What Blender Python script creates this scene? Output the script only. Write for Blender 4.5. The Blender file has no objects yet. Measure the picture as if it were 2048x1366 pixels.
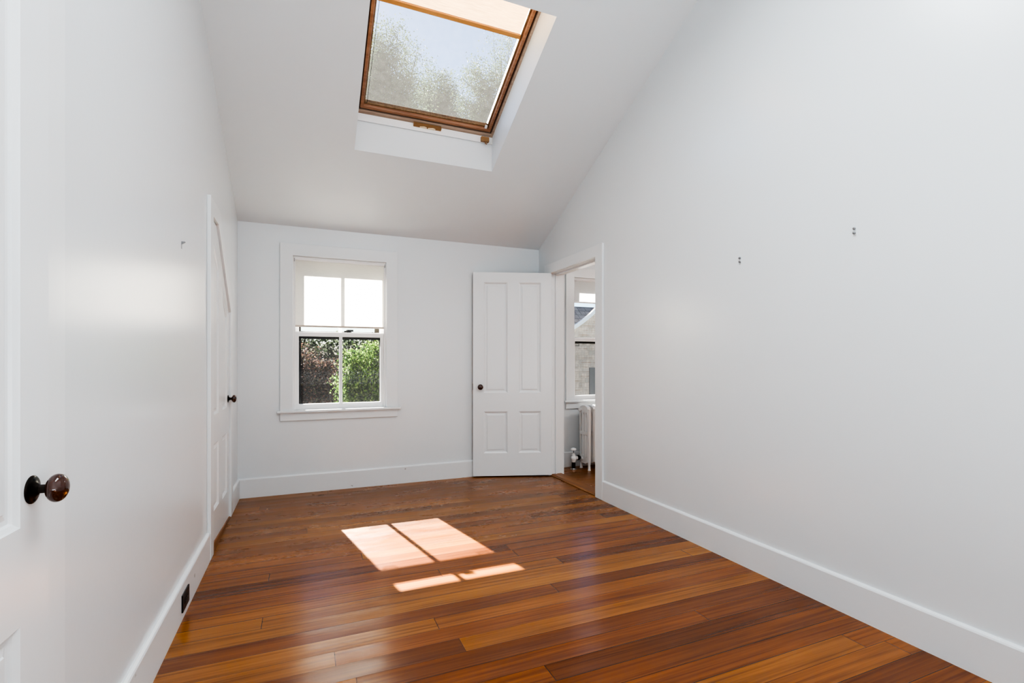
import bpy, math, random
import numpy as np
from mathutils import Vector, Matrix
from mathutils.geometry import tessellate_polygon

random.seed(7)
S = bpy.context.scene
COL = S.collection
R = math.radians

# ------------------------------------------------------------------ room numbers (metres)
XL, XR, YF = -0.51, 2.246, 4.615          # left, right, far wall faces
ZE, SL = 2.286, 0.4821                    # eave height, slope of the ceiling
YB = -2.6                                 # wall behind the camera
YR = 0.8                                  # ridge
def zc(y):
    return ZE + SL * (YF - y) if y >= YR else (ZE + SL * (YF - YR)) - 0.47 * (YR - y)

# ------------------------------------------------------------------ materials
def nt(name):
    m = bpy.data.materials.new(name); m.use_nodes = True
    n = m.node_tree; n.nodes.clear()
    out = n.nodes.new('ShaderNodeOutputMaterial')
    return m, n, out
def N(n, t, **kw):
    x = n.nodes.new(t)
    for k, v in kw.items():
        if k.startswith('i_'):
            x.inputs[k[2:].replace('_', ' ')].default_value = v
        else:
            setattr(x, k, v)
    return x
def L(n, a, b): n.links.new(a, b)
def math_node(n, op, a, b=None, clamp=False):
    x = n.nodes.new('ShaderNodeMath'); x.operation = op; x.use_clamp = clamp
    for i, v in enumerate((a, b)):
        if v is None: continue
        if isinstance(v, (int, float)): x.inputs[i].default_value = v
        else: L(n, v, x.inputs[i])
    return x.outputs[0]
def ramp(n, fac, stops, interp='LINEAR'):
    r = n.nodes.new('ShaderNodeValToRGB'); r.color_ramp.interpolation = interp
    e = r.color_ramp.elements
    while len(e) < len(stops): e.new(0.5)
    for el, (p, c) in zip(e, stops):
        el.position = p; el.color = (*c, 1) if len(c) == 3 else c
    if fac is not None: L(n, fac, r.inputs[0])
    return r
def mixc(n, fac, a, b, mode='MIX'):
    x = n.nodes.new('ShaderNodeMix'); x.data_type = 'RGBA'; x.blend_type = mode
    for s, v in ((x.inputs[0], fac), (x.inputs[6], a), (x.inputs[7], b)):
        if isinstance(v, (int, float)): s.default_value = v
        elif isinstance(v, tuple): s.default_value = (*v, 1) if len(v) == 3 else v
        else: L(n, v, s)
    return x.outputs[2]

def paint(name, col, rough=0.4, bump=0.15, scale=60, spec=0.5, var=0.03, scuff=0.0):
    m, n, out = nt(name)
    p = N(n, 'ShaderNodeBsdfPrincipled'); L(n, p.outputs[0], out.inputs[0])
    tc = N(n, 'ShaderNodeTexCoord')
    no = N(n, 'ShaderNodeTexNoise', i_Scale=1.3, i_Detail=3); L(n, tc.outputs['Object'], no.inputs['Vector'])
    dk = tuple(c * (1 - var) for c in col)
    c = mixc(n, no.outputs[0], dk, col)
    if scuff:
        s = N(n, 'ShaderNodeTexNoise', i_Scale=9.0, i_Detail=5); L(n, tc.outputs['Object'], s.inputs['Vector'])
        f = ramp(n, s.outputs[0], [(0.69, (0, 0, 0)), (0.71, (1, 1, 1))])
        c = mixc(n, math_node(n, 'MULTIPLY', f.outputs[0], scuff), c, (0.25, 0.24, 0.23))
    L(n, c, p.inputs['Base Color'])
    p.inputs['Roughness'].default_value = rough
    p.inputs['Specular IOR Level'].default_value = spec
    if bump:
        b = N(n, 'ShaderNodeTexNoise', i_Scale=scale, i_Detail=2); L(n, tc.outputs['Object'], b.inputs['Vector'])
        bp = N(n, 'ShaderNodeBump', i_Strength=bump, i_Distance=0.002)
        L(n, b.outputs[0], bp.inputs['Height']); L(n, bp.outputs[0], p.inputs['Normal'])
    return m
def simple(name, col, rough=0.5, metal=0.0, spec=0.5, var=0.12, scale=30, coat=0.0):
    m, n, out = nt(name)
    p = N(n, 'ShaderNodeBsdfPrincipled'); L(n, p.outputs[0], out.inputs[0])
    tc = N(n, 'ShaderNodeTexCoord')
    no = N(n, 'ShaderNodeTexNoise', i_Scale=scale, i_Detail=3); L(n, tc.outputs['Object'], no.inputs['Vector'])
    c = mixc(n, no.outputs[0], tuple(x * (1 - var) for x in col), tuple(min(1, x * (1 + var)) for x in col))
    L(n, c, p.inputs['Base Color'])
    p.inputs['Roughness'].default_value = rough; p.inputs['Metallic'].default_value = metal
    p.inputs['Specular IOR Level'].default_value = spec; p.inputs['Coat Weight'].default_value = coat
    return m
def glass(name, haze=0.02, hazecol=(0.9, 0.9, 0.88), tint=(1, 1, 1), gloss=0.05):
    m, n, out = nt(name)
    t = N(n, 'ShaderNodeBsdfTransparent'); t.inputs[0].default_value = (*tint, 1)
    g = N(n, 'ShaderNodeBsdfGlossy', i_Roughness=0.02)
    h = N(n, 'ShaderNodeBsdfTranslucent'); 
    tc = N(n, 'ShaderNodeTexCoord')
    no = N(n, 'ShaderNodeTexNoise', i_Scale=25, i_Detail=4); L(n, tc.outputs['Object'], no.inputs['Vector'])
    h.inputs[0].default_value = (*hazecol, 1)
    a = N(n, 'ShaderNodeMixShader'); a.inputs[0].default_value = gloss
    L(n, t.outputs[0], a.inputs[1]); L(n, g.outputs[0], a.inputs[2])
    b = N(n, 'ShaderNodeMixShader')
    L(n, math_node(n, 'MULTIPLY', math_node(n, 'ADD', math_node(n, 'MULTIPLY', no.outputs[0], 0.6), 0.7), haze), b.inputs[0])
    L(n, a.outputs[0], b.inputs[1]); L(n, h.outputs[0], b.inputs[2]); L(n, b.outputs[0], out.inputs[0])
    return m
def fabric(name, col, trans=0.6, clear=0.08, weave=400, axis=2, wv=0.08):
    m, n, out = nt(name)
    d = N(n, 'ShaderNodeBsdfDiffuse'); t = N(n, 'ShaderNodeBsdfTranslucent'); c = N(n, 'ShaderNodeBsdfTransparent')
    tc = N(n, 'ShaderNodeTexCoord')
    w = N(n, 'ShaderNodeTexNoise', i_Scale=1.0, i_Detail=3)
    mp = N(n, 'ShaderNodeMapping'); sc = [weave * 0.05] * 3; sc[axis] = weave; mp.inputs['Scale'].default_value = sc
    L(n, tc.outputs['Object'], mp.inputs[0]); L(n, mp.outputs[0], w.inputs['Vector'])
    cc = mixc(n, w.outputs[0], tuple(x * (1 - wv) for x in col), tuple(min(1, x * (1 + wv)) for x in col))
    L(n, cc, d.inputs[0]); L(n, cc, t.inputs[0])
    a = N(n, 'ShaderNodeMixShader'); a.inputs[0].default_value = trans
    L(n, d.outputs[0], a.inputs[1]); L(n, t.outputs[0], a.inputs[2])
    b = N(n, 'ShaderNodeMixShader'); b.inputs[0].default_value = clear
    L(n, a.outputs[0], b.inputs[1]); L(n, c.outputs[0], b.inputs[2]); L(n, b.outputs[0], out.inputs[0])
    return m
def leafmat(name, stops, trans=0.5):
    m, n, out = nt(name)
    g = N(n, 'ShaderNodeNewGeometry')
    r = ramp(n, g.outputs['Random Per Island'], stops)
    d = N(n, 'ShaderNodeBsdfPrincipled', i_Roughness=0.75); L(n, r.outputs[0], d.inputs['Base Color']); d.inputs['Specular IOR Level'].default_value = 0.12
    t = N(n, 'ShaderNodeBsdfTranslucent'); L(n, r.outputs[0], t.inputs[0])
    a = N(n, 'ShaderNodeMixShader'); a.inputs[0].default_value = trans
    L(n, d.outputs[0], a.inputs[1]); L(n, t.outputs[0], a.inputs[2]); L(n, a.outputs[0], out.inputs[0])
    return m

def wood_floor(name, W=0.098, LEN=2.6):
    m, n, out = nt(name)
    p = N(n, 'ShaderNodeBsdfPrincipled'); L(n, p.outputs[0], out.inputs[0])
    tc = N(n, 'ShaderNodeTexCoord')
    sx = N(n, 'ShaderNodeSeparateXYZ'); L(n, tc.outputs['Object'], sx.inputs[0])
    X, Y = sx.outputs[0], sx.outputs[1]
    yr = math_node(n, 'DIVIDE', math_node(n, 'ADD', Y, 10.02), W)
    row = math_node(n, 'FLOOR', yr); fy = math_node(n, 'FRACT', yr)
    wn = N(n, 'ShaderNodeTexWhiteNoise', noise_dimensions='1D'); L(n, row, wn.inputs['W'])
    xr = math_node(n, 'DIVIDE', math_node(n, 'ADD', math_node(n, 'ADD', X, 20.0), math_node(n, 'MULTIPLY', wn.outputs[0], 9.0)), LEN)
    colm = math_node(n, 'FLOOR', xr); fx = math_node(n, 'FRACT', xr)
    cv = N(n, 'ShaderNodeCombineXYZ'); L(n, row, cv.inputs[0]); L(n, colm, cv.inputs[1])
    wn2 = N(n, 'ShaderNodeTexWhiteNoise', noise_dimensions='2D'); L(n, cv.outputs[0], wn2.inputs['Vector'])
    pid = wn2.outputs[0]
    base = ramp(n, pid, [(0.0, (0.142, 0.043, 0.0086)), (0.22, (0.180, 0.055, 0.0105)), (0.45, (0.225, 0.072, 0.0135)),
                         (0.62, (0.265, 0.090, 0.017)), (0.82, (0.285, 0.108, 0.021)), (1.0, (0.32, 0.130, 0.026))])
    # grain: long streaks along X, offset per plank
    off = math_node(n, 'MULTIPLY', pid, 37.0)
    gv = N(n, 'ShaderNodeCombineXYZ')
    L(n, math_node(n, 'ADD', math_node(n, 'MULTIPLY', X, 1.6), off), gv.inputs[0]); L(n, math_node(n, 'MULTIPLY', Y, 75.0), gv.inputs[1]); L(n, off, gv.inputs[2])
    g1 = N(n, 'ShaderNodeTexNoise', i_Scale=1.0, i_Detail=5, i_Distortion=0.35); L(n, gv.outputs[0], g1.inputs['Vector'])
    gr = ramp(n, g1.outputs[0], [(0.32, (0.66, 0.60, 0.56)), (0.50, (0.95, 0.94, 0.93)), (0.66, (1.12, 1.12, 1.11))])
    c = mixc(n, 1.0, base.outputs[0], gr.outputs[0], 'MULTIPLY')
    # broad tone drift
    g2 = N(n, 'ShaderNodeTexNoise', i_Scale=1.0, i_Detail=3)
    gv2 = N(n, 'ShaderNodeCombineXYZ'); L(n, math_node(n, 'MULTIPLY', X, 1.1), gv2.inputs[0]); L(n, math_node(n, 'MULTIPLY', Y, 5.0), gv2.inputs[1])
    L(n, gv2.outputs[0], g2.inputs['Vector'])
    dr = ramp(n, g2.outputs[0], [(0.3, (0.78, 0.74, 0.70)), (0.7, (1.18, 1.18, 1.2))])
    c = mixc(n, 1.0, c, dr.outputs[0], 'MULTIPLY')
    # worn, paler finish in front of the far wall and the doorway
    wno = N(n, 'ShaderNodeTexNoise', i_Scale=2.6, i_Detail=6, i_Roughness=0.65)
    gv3 = N(n, 'ShaderNodeCombineXYZ'); L(n, X, gv3.inputs[0]); L(n, math_node(n, 'MULTIPLY', Y, 2.5), gv3.inputs[1]); L(n, gv3.outputs[0], wno.inputs['Vector'])
    yf = math_node(n, 'MULTIPLY', math_node(n, 'SUBTRACT', Y, 2.75), 1.1, True)
    wf = ramp(n, wno.outputs[0], [(0.36, (0.25, 0.25, 0.25)), (0.72, (1, 1, 1))])
    wear = math_node(n, 'MULTIPLY', math_node(n, 'MULTIPLY', yf, wf.outputs[0]), 0.60)
    c = mixc(n, wear, c, (0.29, 0.145, 0.05))
    # dark nicks and pale scratches
    nk = N(n, 'ShaderNodeTexNoise', i_Scale=16, i_Detail=4); gv4 = N(n, 'ShaderNodeCombineXYZ')
    L(n, X, gv4.inputs[0]); L(n, math_node(n, 'MULTIPLY', Y, 2.2), gv4.inputs[1]); L(n, gv4.outputs[0], nk.inputs['Vector'])
    nf = ramp(n, nk.outputs[0], [(0.80, (0, 0, 0)), (0.82, (1, 1, 1))])
    c = mixc(n, math_node(n, 'MULTIPLY', nf.outputs[0], 0.8), c, (0.03, 0.011, 0.005))
    # gaps between the boards
    e1 = math_node(n, 'MINIMUM', fy, math_node(n, 'SUBTRACT', 1.0, fy))
    gw = math_node(n, 'MULTIPLY', wn.outputs[0], 0.016)
    gap = math_node(n, 'LESS_THAN', e1, math_node(n, 'ADD', gw, 0.007))
    gap2 = math_node(n, 'LESS_THAN', fx, 0.0012)
    gp = math_node(n, 'MAXIMUM', math_node(n, 'MULTIPLY', gap, 0.7), math_node(n, 'MULTIPLY', gap2, 0.75))
    c = mixc(n, gp, c, (0.026, 0.010, 0.005))
    c = mixc(n, 1.0, c, (1.10, 1.06, 0.84), 'MULTIPLY')
    L(n, c, p.inputs['Base Color'])
    rr = math_node(n, 'ADD', math_node(n, 'MULTIPLY', wno.outputs[0], 0.18), math_node(n, 'MULTIPLY', wear, 0.3))
    L(n, math_node(n, 'ADD', rr, 0.13), p.inputs['Roughness'])
    p.inputs['Specular IOR Level'].default_value = 0.52
    bn = N(n, 'ShaderNodeTexNoise', i_Scale=14, i_Detail=3); L(n, gv3.outputs[0], bn.inputs['Vector'])
    hgt = math_node(n, 'SUBTRACT', math_node(n, 'ADD', math_node(n, 'MULTIPLY', g1.outputs[0], 0.25), math_node(n, 'MULTIPLY', bn.outputs[0], 0.22)), gp)
    bp = N(n, 'ShaderNodeBump', i_Strength=0.22, i_Distance=0.002); L(n, hgt, bp.inputs['Height'])
    cu = math_node(n, 'SUBTRACT', fy, 0.5); cup = math_node(n, 'MULTIPLY', cu, cu)      # slightly cupped boards
    bp2 = N(n, 'ShaderNodeBump', i_Strength=1.0, i_Distance=0.0035); L(n, cup, bp2.inputs['Height']); L(n, bp.outputs[0], bp2.inputs['Normal'])
    L(n, bp2.outputs[0], p.inputs['Normal'])
    return m
def wood_plain(name, a, b, axis=0, rough=0.4, stretch=40, spec=0.5):
    m, n, out = nt(name)
    p = N(n, 'ShaderNodeBsdfPrincipled', i_Roughness=rough); L(n, p.outputs[0], out.inputs[0]); p.inputs['Specular IOR Level'].default_value = spec
    tc = N(n, 'ShaderNodeTexCoord'); mp = N(n, 'ShaderNodeMapping')
    sc = [stretch] * 3; sc[axis] = 2.0; mp.inputs['Scale'].default_value = sc
    L(n, tc.outputs['Object'], mp.inputs[0])
    no = N(n, 'ShaderNodeTexNoise', i_Scale=1.5, i_Detail=5); L(n, mp.outputs[0], no.inputs['Vector'])
    r = ramp(n, no.outputs[0], [(0.3, a), (0.7, b)]); L(n, r.outputs[0], p.inputs['Base Color'])
    return m
def shingle_mat(name, c1, c2, mortar, scale, bw, rh, rough=0.8, off=0.37, mort=0.012, row_shadow=0.0):
    m, n, out = nt(name)
    p = N(n, 'ShaderNodeBsdfPrincipled', i_Roughness=rough); L(n, p.outputs[0], out.inputs[0])
    tc = N(n, 'ShaderNodeTexCoord'); sx = N(n, 'ShaderNodeSeparateXYZ'); L(n, tc.outputs['Object'], sx.inputs[0])
    cb = N(n, 'ShaderNodeCombineXYZ'); L(n, sx.outputs[0], cb.inputs[0]); L(n, sx.outputs[2], cb.inputs[1])
    b = N(n, 'ShaderNodeTexBrick'); b.offset = off
    b.inputs['Color1'].default_value = (*c1, 1); b.inputs['Color2'].default_value = (*c2, 1); b.inputs['Mortar'].default_value = (*mortar, 1)
    b.inputs['Scale'].default_value = scale; b.inputs['Mortar Size'].default_value = mort; b.offset_frequency = 3; b.squash = 0.7; b.squash_frequency = 2; b.inputs['Brick Width'].default_value = bw; b.inputs['Row Height'].default_value = rh
    L(n, cb.outputs[0], b.inputs['Vector'])
    no = N(n, 'ShaderNodeTexNoise', i_Scale=3, i_Detail=6); L(n, tc.outputs['Object'], no.inputs['Vector'])
    r = ramp(n, no.outputs[0], [(0.3, (0.7, 0.68, 0.66)), (0.7, (1.2, 1.2, 1.2))])
    c = mixc(n, 1.0, b.outputs[0], r.outputs[0], 'MULTIPLY')
    if row_shadow:
        fr = math_node(n, 'FRACT', math_node(n, 'DIVIDE', math_node(n, 'ADD', sx.outputs[2], 40.0), rh))
        st = N(n, 'ShaderNodeTexNoise', i_Scale=1.0, i_Detail=4); mp = N(n, 'ShaderNodeMapping'); mp.inputs['Scale'].default_value = (4.0, 1.0, 7.0)
        L(n, tc.outputs['Object'], mp.inputs[0]); L(n, mp.outputs[0], st.inputs['Vector'])
        q = ramp(n, st.outputs[0], [(0.42, (0, 0, 0)), (0.60, (1, 1, 1))])
        edge = ramp(n, fr, [(0.0, (1, 1, 1)), (0.16, (0.5, 0.5, 0.5)), (0.30, (0, 0, 0)), (1.0, (0, 0, 0))])  # brown streaks plus the shadow at each shingle row, painted into the colour
        c = mixc(n, math_node(n, 'MULTIPLY', math_node(n, 'MULTIPLY', edge.outputs[0], q.outputs[0]), row_shadow), c, (0.26, 0.15, 0.09))
    L(n, c, p.inputs['Base Color'])
    return m

M = dict(
    wall=paint('wall_paint', (0.765, 0.80, 0.82), 0.27, 0.08, 45, 0.75),
    ceil=paint('ceiling_paint', (0.755, 0.80, 0.825), 0.40, 0.08, 45, 0.4),
    trim=paint('trim_paint', (0.80, 0.828, 0.842), 0.26, 0.06, 30, 0.5),
    base=paint('baseboard_paint', (0.785, 0.807, 0.82), 0.30, 0.06, 30, 0.5, scuff=0.75),
    door=paint('door_paint', (0.79, 0.817, 0.832), 0.25, 0.10, 25, 0.5),
    sash=paint('sash_paint', (0.85, 0.85, 0.85), 0.35, 0.0),
    rad=paint('radiator_paint', (0.80, 0.80, 0.79), 0.32, 0.2, 80),
    floor=wood_floor('floor_boards'),
    thresh=wood_plain('threshold_wood', (0.16, 0.062, 0.018), (0.32, 0.14, 0.045), 1, 0.4, 60),
    glass=glass('window_glass', 0.0012, gloss=0.002),
    skyglass=glass('dusty_skylight_glass', 0.0085, (1.0, 0.98, 0.93), gloss=0.012),
    shade_white=fabric('white_shade_fabric', (0.86, 0.865, 0.87), 0.40, 0.02, 500),
    shade=fabric('shade_fabric', (0.84, 0.825, 0.79), 0.52, 0.02, 500),
    blind=fabric('skylight_blind_fabric', (0.47, 0.32, 0.18), 0.23, 0.05, 260, 1, 0.40),
    screen=fabric('insect_screen_mesh', (0.04, 0.04, 0.042), 0.10, 0.80, 600),
    hem=simple('shade_hem', (0.56, 0.49, 0.43), 0.6),
    whiteplastic=simple('white_plastic', (0.86, 0.86, 0.86), 0.3, var=0.02),
    black=simple('black_metal', (0.012, 0.012, 0.012), 0.4),
    blackplas=simple('black_plastic', (0.016, 0.016, 0.016), 0.35),
    slot=simple('outlet_slot', (0.05, 0.05, 0.05), 0.25),
    iron=simple('dark_bronze', (0.035, 0.028, 0.024), 0.34, 0.85, var=0.3),
    knob=simple('brown_mineral_knob', (0.055, 0.014, 0.006), 0.06, 0.0, 0.6, 0.5, 45, 0.6),
    steel=simple('grey_steel', (0.30, 0.30, 0.30), 0.35, 0.9),
    chrome=simple('worn_chrome', (0.62, 0.62, 0.61), 0.25, 0.9),
    sl_out=wood_plain('skylight_frame_wood', (0.36, 0.27, 0.21), (0.48, 0.38, 0.30), 0, 0.5),
    sl_sash=wood_plain('skylight_sash_wood', (0.27, 0.135, 0.075), (0.42, 0.23, 0.135), 0, 0.35),
    sl_dark=wood_plain('skylight_dark_wood', (0.055, 0.03, 0.02), (0.10, 0.05, 0.03), 0, 0.5),
    sl_pale=wood_plain('skylight_pale_wood', (0.22, 0.14, 0.08), (0.32, 0.22, 0.13), 1, 0.7, spec=0.1),
    sl_bar=wood_plain('blind_bar_wood', (0.42, 0.20, 0.07), (0.62, 0.33, 0.12), 0, 0.4),
    bronze=simple('bronze_plastic', (0.33, 0.19, 0.085), 0.38, 0.25),
    cream=simple('cream_highlight', (0.80, 0.69, 0.50), 0.4),  # colour of the highlights painted on the skylight handle
    slate=shingle_mat('slate_roof', (0.085, 0.10, 0.125), (0.13, 0.145, 0.17), (0.04, 0.05, 0.06), 1.0, 0.3, 0.16),
    shingle=shingle_mat('weathered_shingle', (0.42, 0.37, 0.33), (0.56, 0.475, 0.40), (0.38, 0.30, 0.24), 1.0, 0.13, 0.14, mort=0.005, row_shadow=0.85),
    clap=shingle_mat('grey_clapboard', (0.20, 0.22, 0.20), (0.24, 0.26, 0.24), (0.10, 0.11, 0.10), 1.0, 3.0, 0.14),
    housetrim=simple('white_house_trim', (0.80, 0.82, 0.84), 0.6, var=0.04),
    shutter=simple('grey_shutter', (0.13, 0.13, 0.135), 0.6),
    darkglass=simple('dark_window_glass', (0.02, 0.025, 0.03), 0.1),
    bark=simple('bark', (0.13, 0.10, 0.075), 0.9, var=0.4),
    grass=simple('lawn', (0.07, 0.085, 0.045), 0.9, var=0.4, scale=3),
    leaf_sky=leafmat('locust_leaves', [(0, (0.030, 0.055, 0.032)), (0.5, (0.055, 0.088, 0.045)), (1, (0.10, 0.125, 0.06))], 0.3),
    leaf_green=leafmat('bright_green_leaves', [(0, (0.012, 0.03, 0.010)), (0.4, (0.045, 0.10, 0.014)), (0.8, (0.15, 0.27, 0.03)), (1, (0.34, 0.44, 0.12))], 0.5),
    leaf_red=leafmat('copper_leaves', [(0, (0.016, 0.016, 0.017)), (0.5, (0.036, 0.028, 0.025)), (0.75, (0.075, 0.045, 0.033)), (0.88, (0.19, 0.085, 0.06)), (1, (0.13, 0.15, 0.06))], 0.35),
    leaf_dark=leafmat('dark_hedge_leaves', [(0, (0.015, 0.024, 0.015)), (0.6, (0.035, 0.05, 0.028)), (1, (0.09, 0.12, 0.06))], 0.35),
)

# ------------------------------------------------------------------ mesh building
WLOC = {}
def newell(pts):
    n = Vector((0, 0, 0))
    for a, b in zip(pts, pts[1:] + pts[:1]):
        n += Vector(((a[1]-b[1])*(a[2]+b[2]), (a[2]-b[2])*(a[0]+b[0]), (a[0]-b[0])*(a[1]+b[1])))
    return n
class MB:
    def __init__(s): s.v = []; s.f = []; s.mi = []; s.cur = 0
    def add(s, vs, fs):
        b = len(s.v); s.v += [tuple(v) for v in vs]; s.f += [tuple(b + i for i in f) for f in fs]; s.mi += [s.cur] * len(fs)
        return s
    def box(s, x0, x1, y0, y1, z0, z1, T=None):
        vs = [Vector(p) for p in ((x0,y0,z0),(x1,y0,z0),(x1,y1,z0),(x0,y1,z0),(x0,y0,z1),(x1,y0,z1),(x1,y1,z1),(x0,y1,z1))]
        if T: vs = [T(*v) for v in vs]
        return s.add(vs, [(3,2,1,0),(4,5,6,7),(0,1,5,4),(1,2,6,5),(2,3,7,6),(3,0,4,7)])
    def plate(s, outer, holes, w0, w1, T):
        loops = [list(outer)] + [list(h) for h in holes]
        flat = [p for l in loops for p in l]
        tris = tessellate_polygon([[Vector((p[0], p[1], 0)) for p in l] for l in loops])
        nv = len(flat)
        vs = [T(p[0], p[1], w0) for p in flat] + [T(p[0], p[1], w1) for p in flat]
        fs = [tuple(t) for t in tris] + [tuple(nv + i for i in reversed(t)) for t in tris]
        b = 0
        for l in loops:
            k = len(l)
            for i in range(k):
                j = (i + 1) % k
                fs.append((b + i, b + j, nv + b + j, nv + b + i))
            b += k
        return s.add(vs, fs)
    def rings(s, poly, steps, T):
        """poly: CCW outline; steps: [(inset, w), ...]; last ring is capped."""
        vs = []; fs = []; k = len(poly)
        for ins, w in steps: vs += [T(p[0], p[1], w) for p in inset(poly, ins)]
        for r in range(len(steps) - 1):
            for i in range(k):
                j = (i + 1) % k
                fs.append((r*k+i, r*k+j, (r+1)*k+j, (r+1)*k+i))
        fs.append(tuple((len(steps)-1)*k + i for i in range(k)))
        return s.add(vs, fs)
    def prism(s, prof, a0, a1, T):
        """prof: closed profile [(p,q)], swept along a; T(p, q, a)."""
        k = len(prof)
        vs = [T(p, q, a0) for p, q in prof] + [T(p, q, a1) for p, q in prof]
        fs = [tuple(range(k)), tuple(range(2*k-1, k-1, -1))] + [(i, (i+1) % k, k+(i+1) % k, k+i) for i in range(k)]
        return s.add(vs, fs)
    def tube(s, pts, r, n=8):
        pts = [Vector(p) for p in pts]; k = len(pts)
        rs = r if isinstance(r, (list, tuple)) else [r] * k
        vs = []; fs = []
        up = Vector((0, 0, 1))
        for i, p in enumerate(pts):
            d = (pts[min(i+1, k-1)] - pts[max(i-1, 0)]).normalized()
            a = d.cross(up if abs(d.z) < 0.95 else Vector((1, 0, 0))).normalized(); b = d.cross(a)
            for q in range(n):
                t = 2*math.pi*q/n; vs.append(p + (a*math.cos(t) + b*math.sin(t))*rs[i])
        for i in range(k-1):
            for q in range(n):
                q2 = (q+1) % n; fs.append((i*n+q, i*n+q2, (i+1)*n+q2, (i+1)*n+q))
        fs.append(tuple(reversed(range(n)))); fs.append(tuple((k-1)*n+q for q in range(n)))
        return s.add(vs, fs)
    def lathe(s, prof, o, ax, n=32, sq=1.0):
        ax = Vector(ax).normalized(); o = Vector(o)
        a = ax.cross(Vector((0, 0, 1)) if abs(ax.z) < 0.95 else Vector((1, 0, 0))).normalized(); b = ax.cross(a)
        vs = []; fs = []; k = len(prof)
        for r, h in prof:
            for q in range(n):
                t = 2*math.pi*q/n; vs.append(o + ax*h + (a*math.cos(t) + b*math.sin(t)*sq)*max(r, 1e-5))
        for i in range(k-1):
            for q in range(n):
                q2 = (q+1) % n; fs.append((i*n+q, i*n+q2, (i+1)*n+q2, (i+1)*n+q))
        fs.append(tuple(reversed(range(n)))); fs.append(tuple((k-1)*n+q for q in range(n)))
        return s.add(vs, fs)
    def build(s, name, mat, parent=None, smooth=False, bevel=0.0, origin=None, local=False):
        off = Vector((0, 0, 0))
        if parent is not None and not local: off = WLOC[parent.name]
        elif origin is not None: off = Vector(origin)
        me = bpy.data.meshes.new(name)
        me.from_pydata([(v[0]-off.x, v[1]-off.y, v[2]-off.z) for v in s.v], [], s.f)
        mats = mat if isinstance(mat, list) else [mat]
        for mm in mats: me.materials.append(mm)
        if len(mats) > 1: me.polygons.foreach_set('material_index', s.mi)
        import bmesh
        bm = bmesh.new(); bm.from_mesh(me); bmesh.ops.recalc_face_normals(bm, faces=bm.faces); bm.to_mesh(me); bm.free()
        me.update()
        o = bpy.data.objects.new(name, me); COL.objects.link(o)
        if parent is not None:
            o.parent = parent
            WLOC[o.name] = WLOC.get(parent.name, Vector((0, 0, 0))).copy()
        else:
            o.location = off; WLOC[o.name] = off
        if smooth:
            me.polygons.foreach_set('use_smooth', [True]*len(me.polygons))
            try: me.set_sharp_from_angle(angle=R(38))
            except Exception: pass
        if bevel:
            b = o.modifiers.new('bevel', 'BEVEL'); b.width = bevel; b.segments = 2; b.limit_method = 'ANGLE'; b.angle_limit = R(40)
        return o
def inset(poly, d):
    if abs(d) < 1e-9: return list(poly)
    k = len(poly); res = []
    for i in range(k):
        p0, p1, p2 = (Vector(poly[(i-1) % k]), Vector(poly[i]), Vector(poly[(i+1) % k]))
        e1 = (p1-p0).normalized(); e2 = (p2-p1).normalized()
        n1 = Vector((-e1.y, e1.x)); n2 = Vector((-e2.y, e2.x))
        m = (n1+n2); q = m / max(m.dot(n1), 1e-6)
        r = p1 + q*d; res.append((r.x, r.y))
    return res
def rect(u0, u1, v0, v1): return [(u0, v0), (u1, v0), (u1, v1), (u0, v1)]
def TX(u, v, w): return Vector((w, u, v))        # plate in the YZ plane, w = X
def TY(u, v, w): return Vector((u, w, v))        # plate in the XZ plane, w = Y
def TZ(u, v, w): return Vector((u, v, w))
def tag(o, label=None, cat=None, group=None, kind=None):
    if label: o['label'] = label
    if cat: o['category'] = cat
    if group: o['group'] = group
    if kind: o['kind'] = kind
    return o
def empty(name, loc, rz=0.0):
    o = bpy.data.objects.new(name, None); o.empty_display_size = 0.1; COL.objects.link(o)
    o.location = loc; o.rotation_euler = (0, 0, rz); WLOC[o.name] = Vector(loc); return o
def struct(o, label, cat): return tag(o, label, cat, kind='structure')

# ------------------------------------------------------------------ room shell
fl = MB().box(-0.70, 5.7, YB-0.1, 4.80, -0.06, 0.0).build('floor', M['floor'])
struct(fl, 'glossy reddish brown wooden plank floor of the whole room', 'floor')

# far wall with window hole
mb = MB().plate([(-0.70, -0.06), (2.39, -0.06), (2.39, ZE+0.02), (-0.70, ZE+0.02)], [rect(-0.096, 0.694, 0.672, 2.04)], YF, YF+0.16, TY)
struct(mb.build('wall_far', M['wall']), 'white wall at the far end of the room with the sash window', 'wall')
mb = MB().plate([(2.386, -0.06), (5.7, -0.06), (5.7, 2.6), (2.386, 2.6)], [rect(2.672, 3.45, 0.672, 2.04)], 4.64, 4.775, TY)
struct(mb.build('wall_next_room', M['wall']), 'white wall of the next room seen through the open doorway', 'wall')

# left wall: hole for the near door and for the closet with its slanted head
CL = [(3.337, -0.02), (4.080, -0.02), (4.080, 1.484), (3.538, 1.979), (3.337, 1.979)]
ND = [(0.485, -0.02), (1.305, -0.02), (1.305, 2.03), (0.485, 2.03)]
out = [(YB, -0.06), (YF+0.1, -0.06), (YF+0.1, zc(YF+0.1)+0.03), (YR, zc(YR)+0.03), (YB, zc(YB)+0.03)]
mb = MB().plate(out, [CL, ND], XL, XL-0.12, TX).plate(out, [], XL-0.14, XL-0.16, TX)  # second sheet is added behind the door holes to stop light leaks
struct(mb.build('wall_left', M['wall']), 'white wall on the left rising to the sloped ceiling', 'wall')

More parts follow.
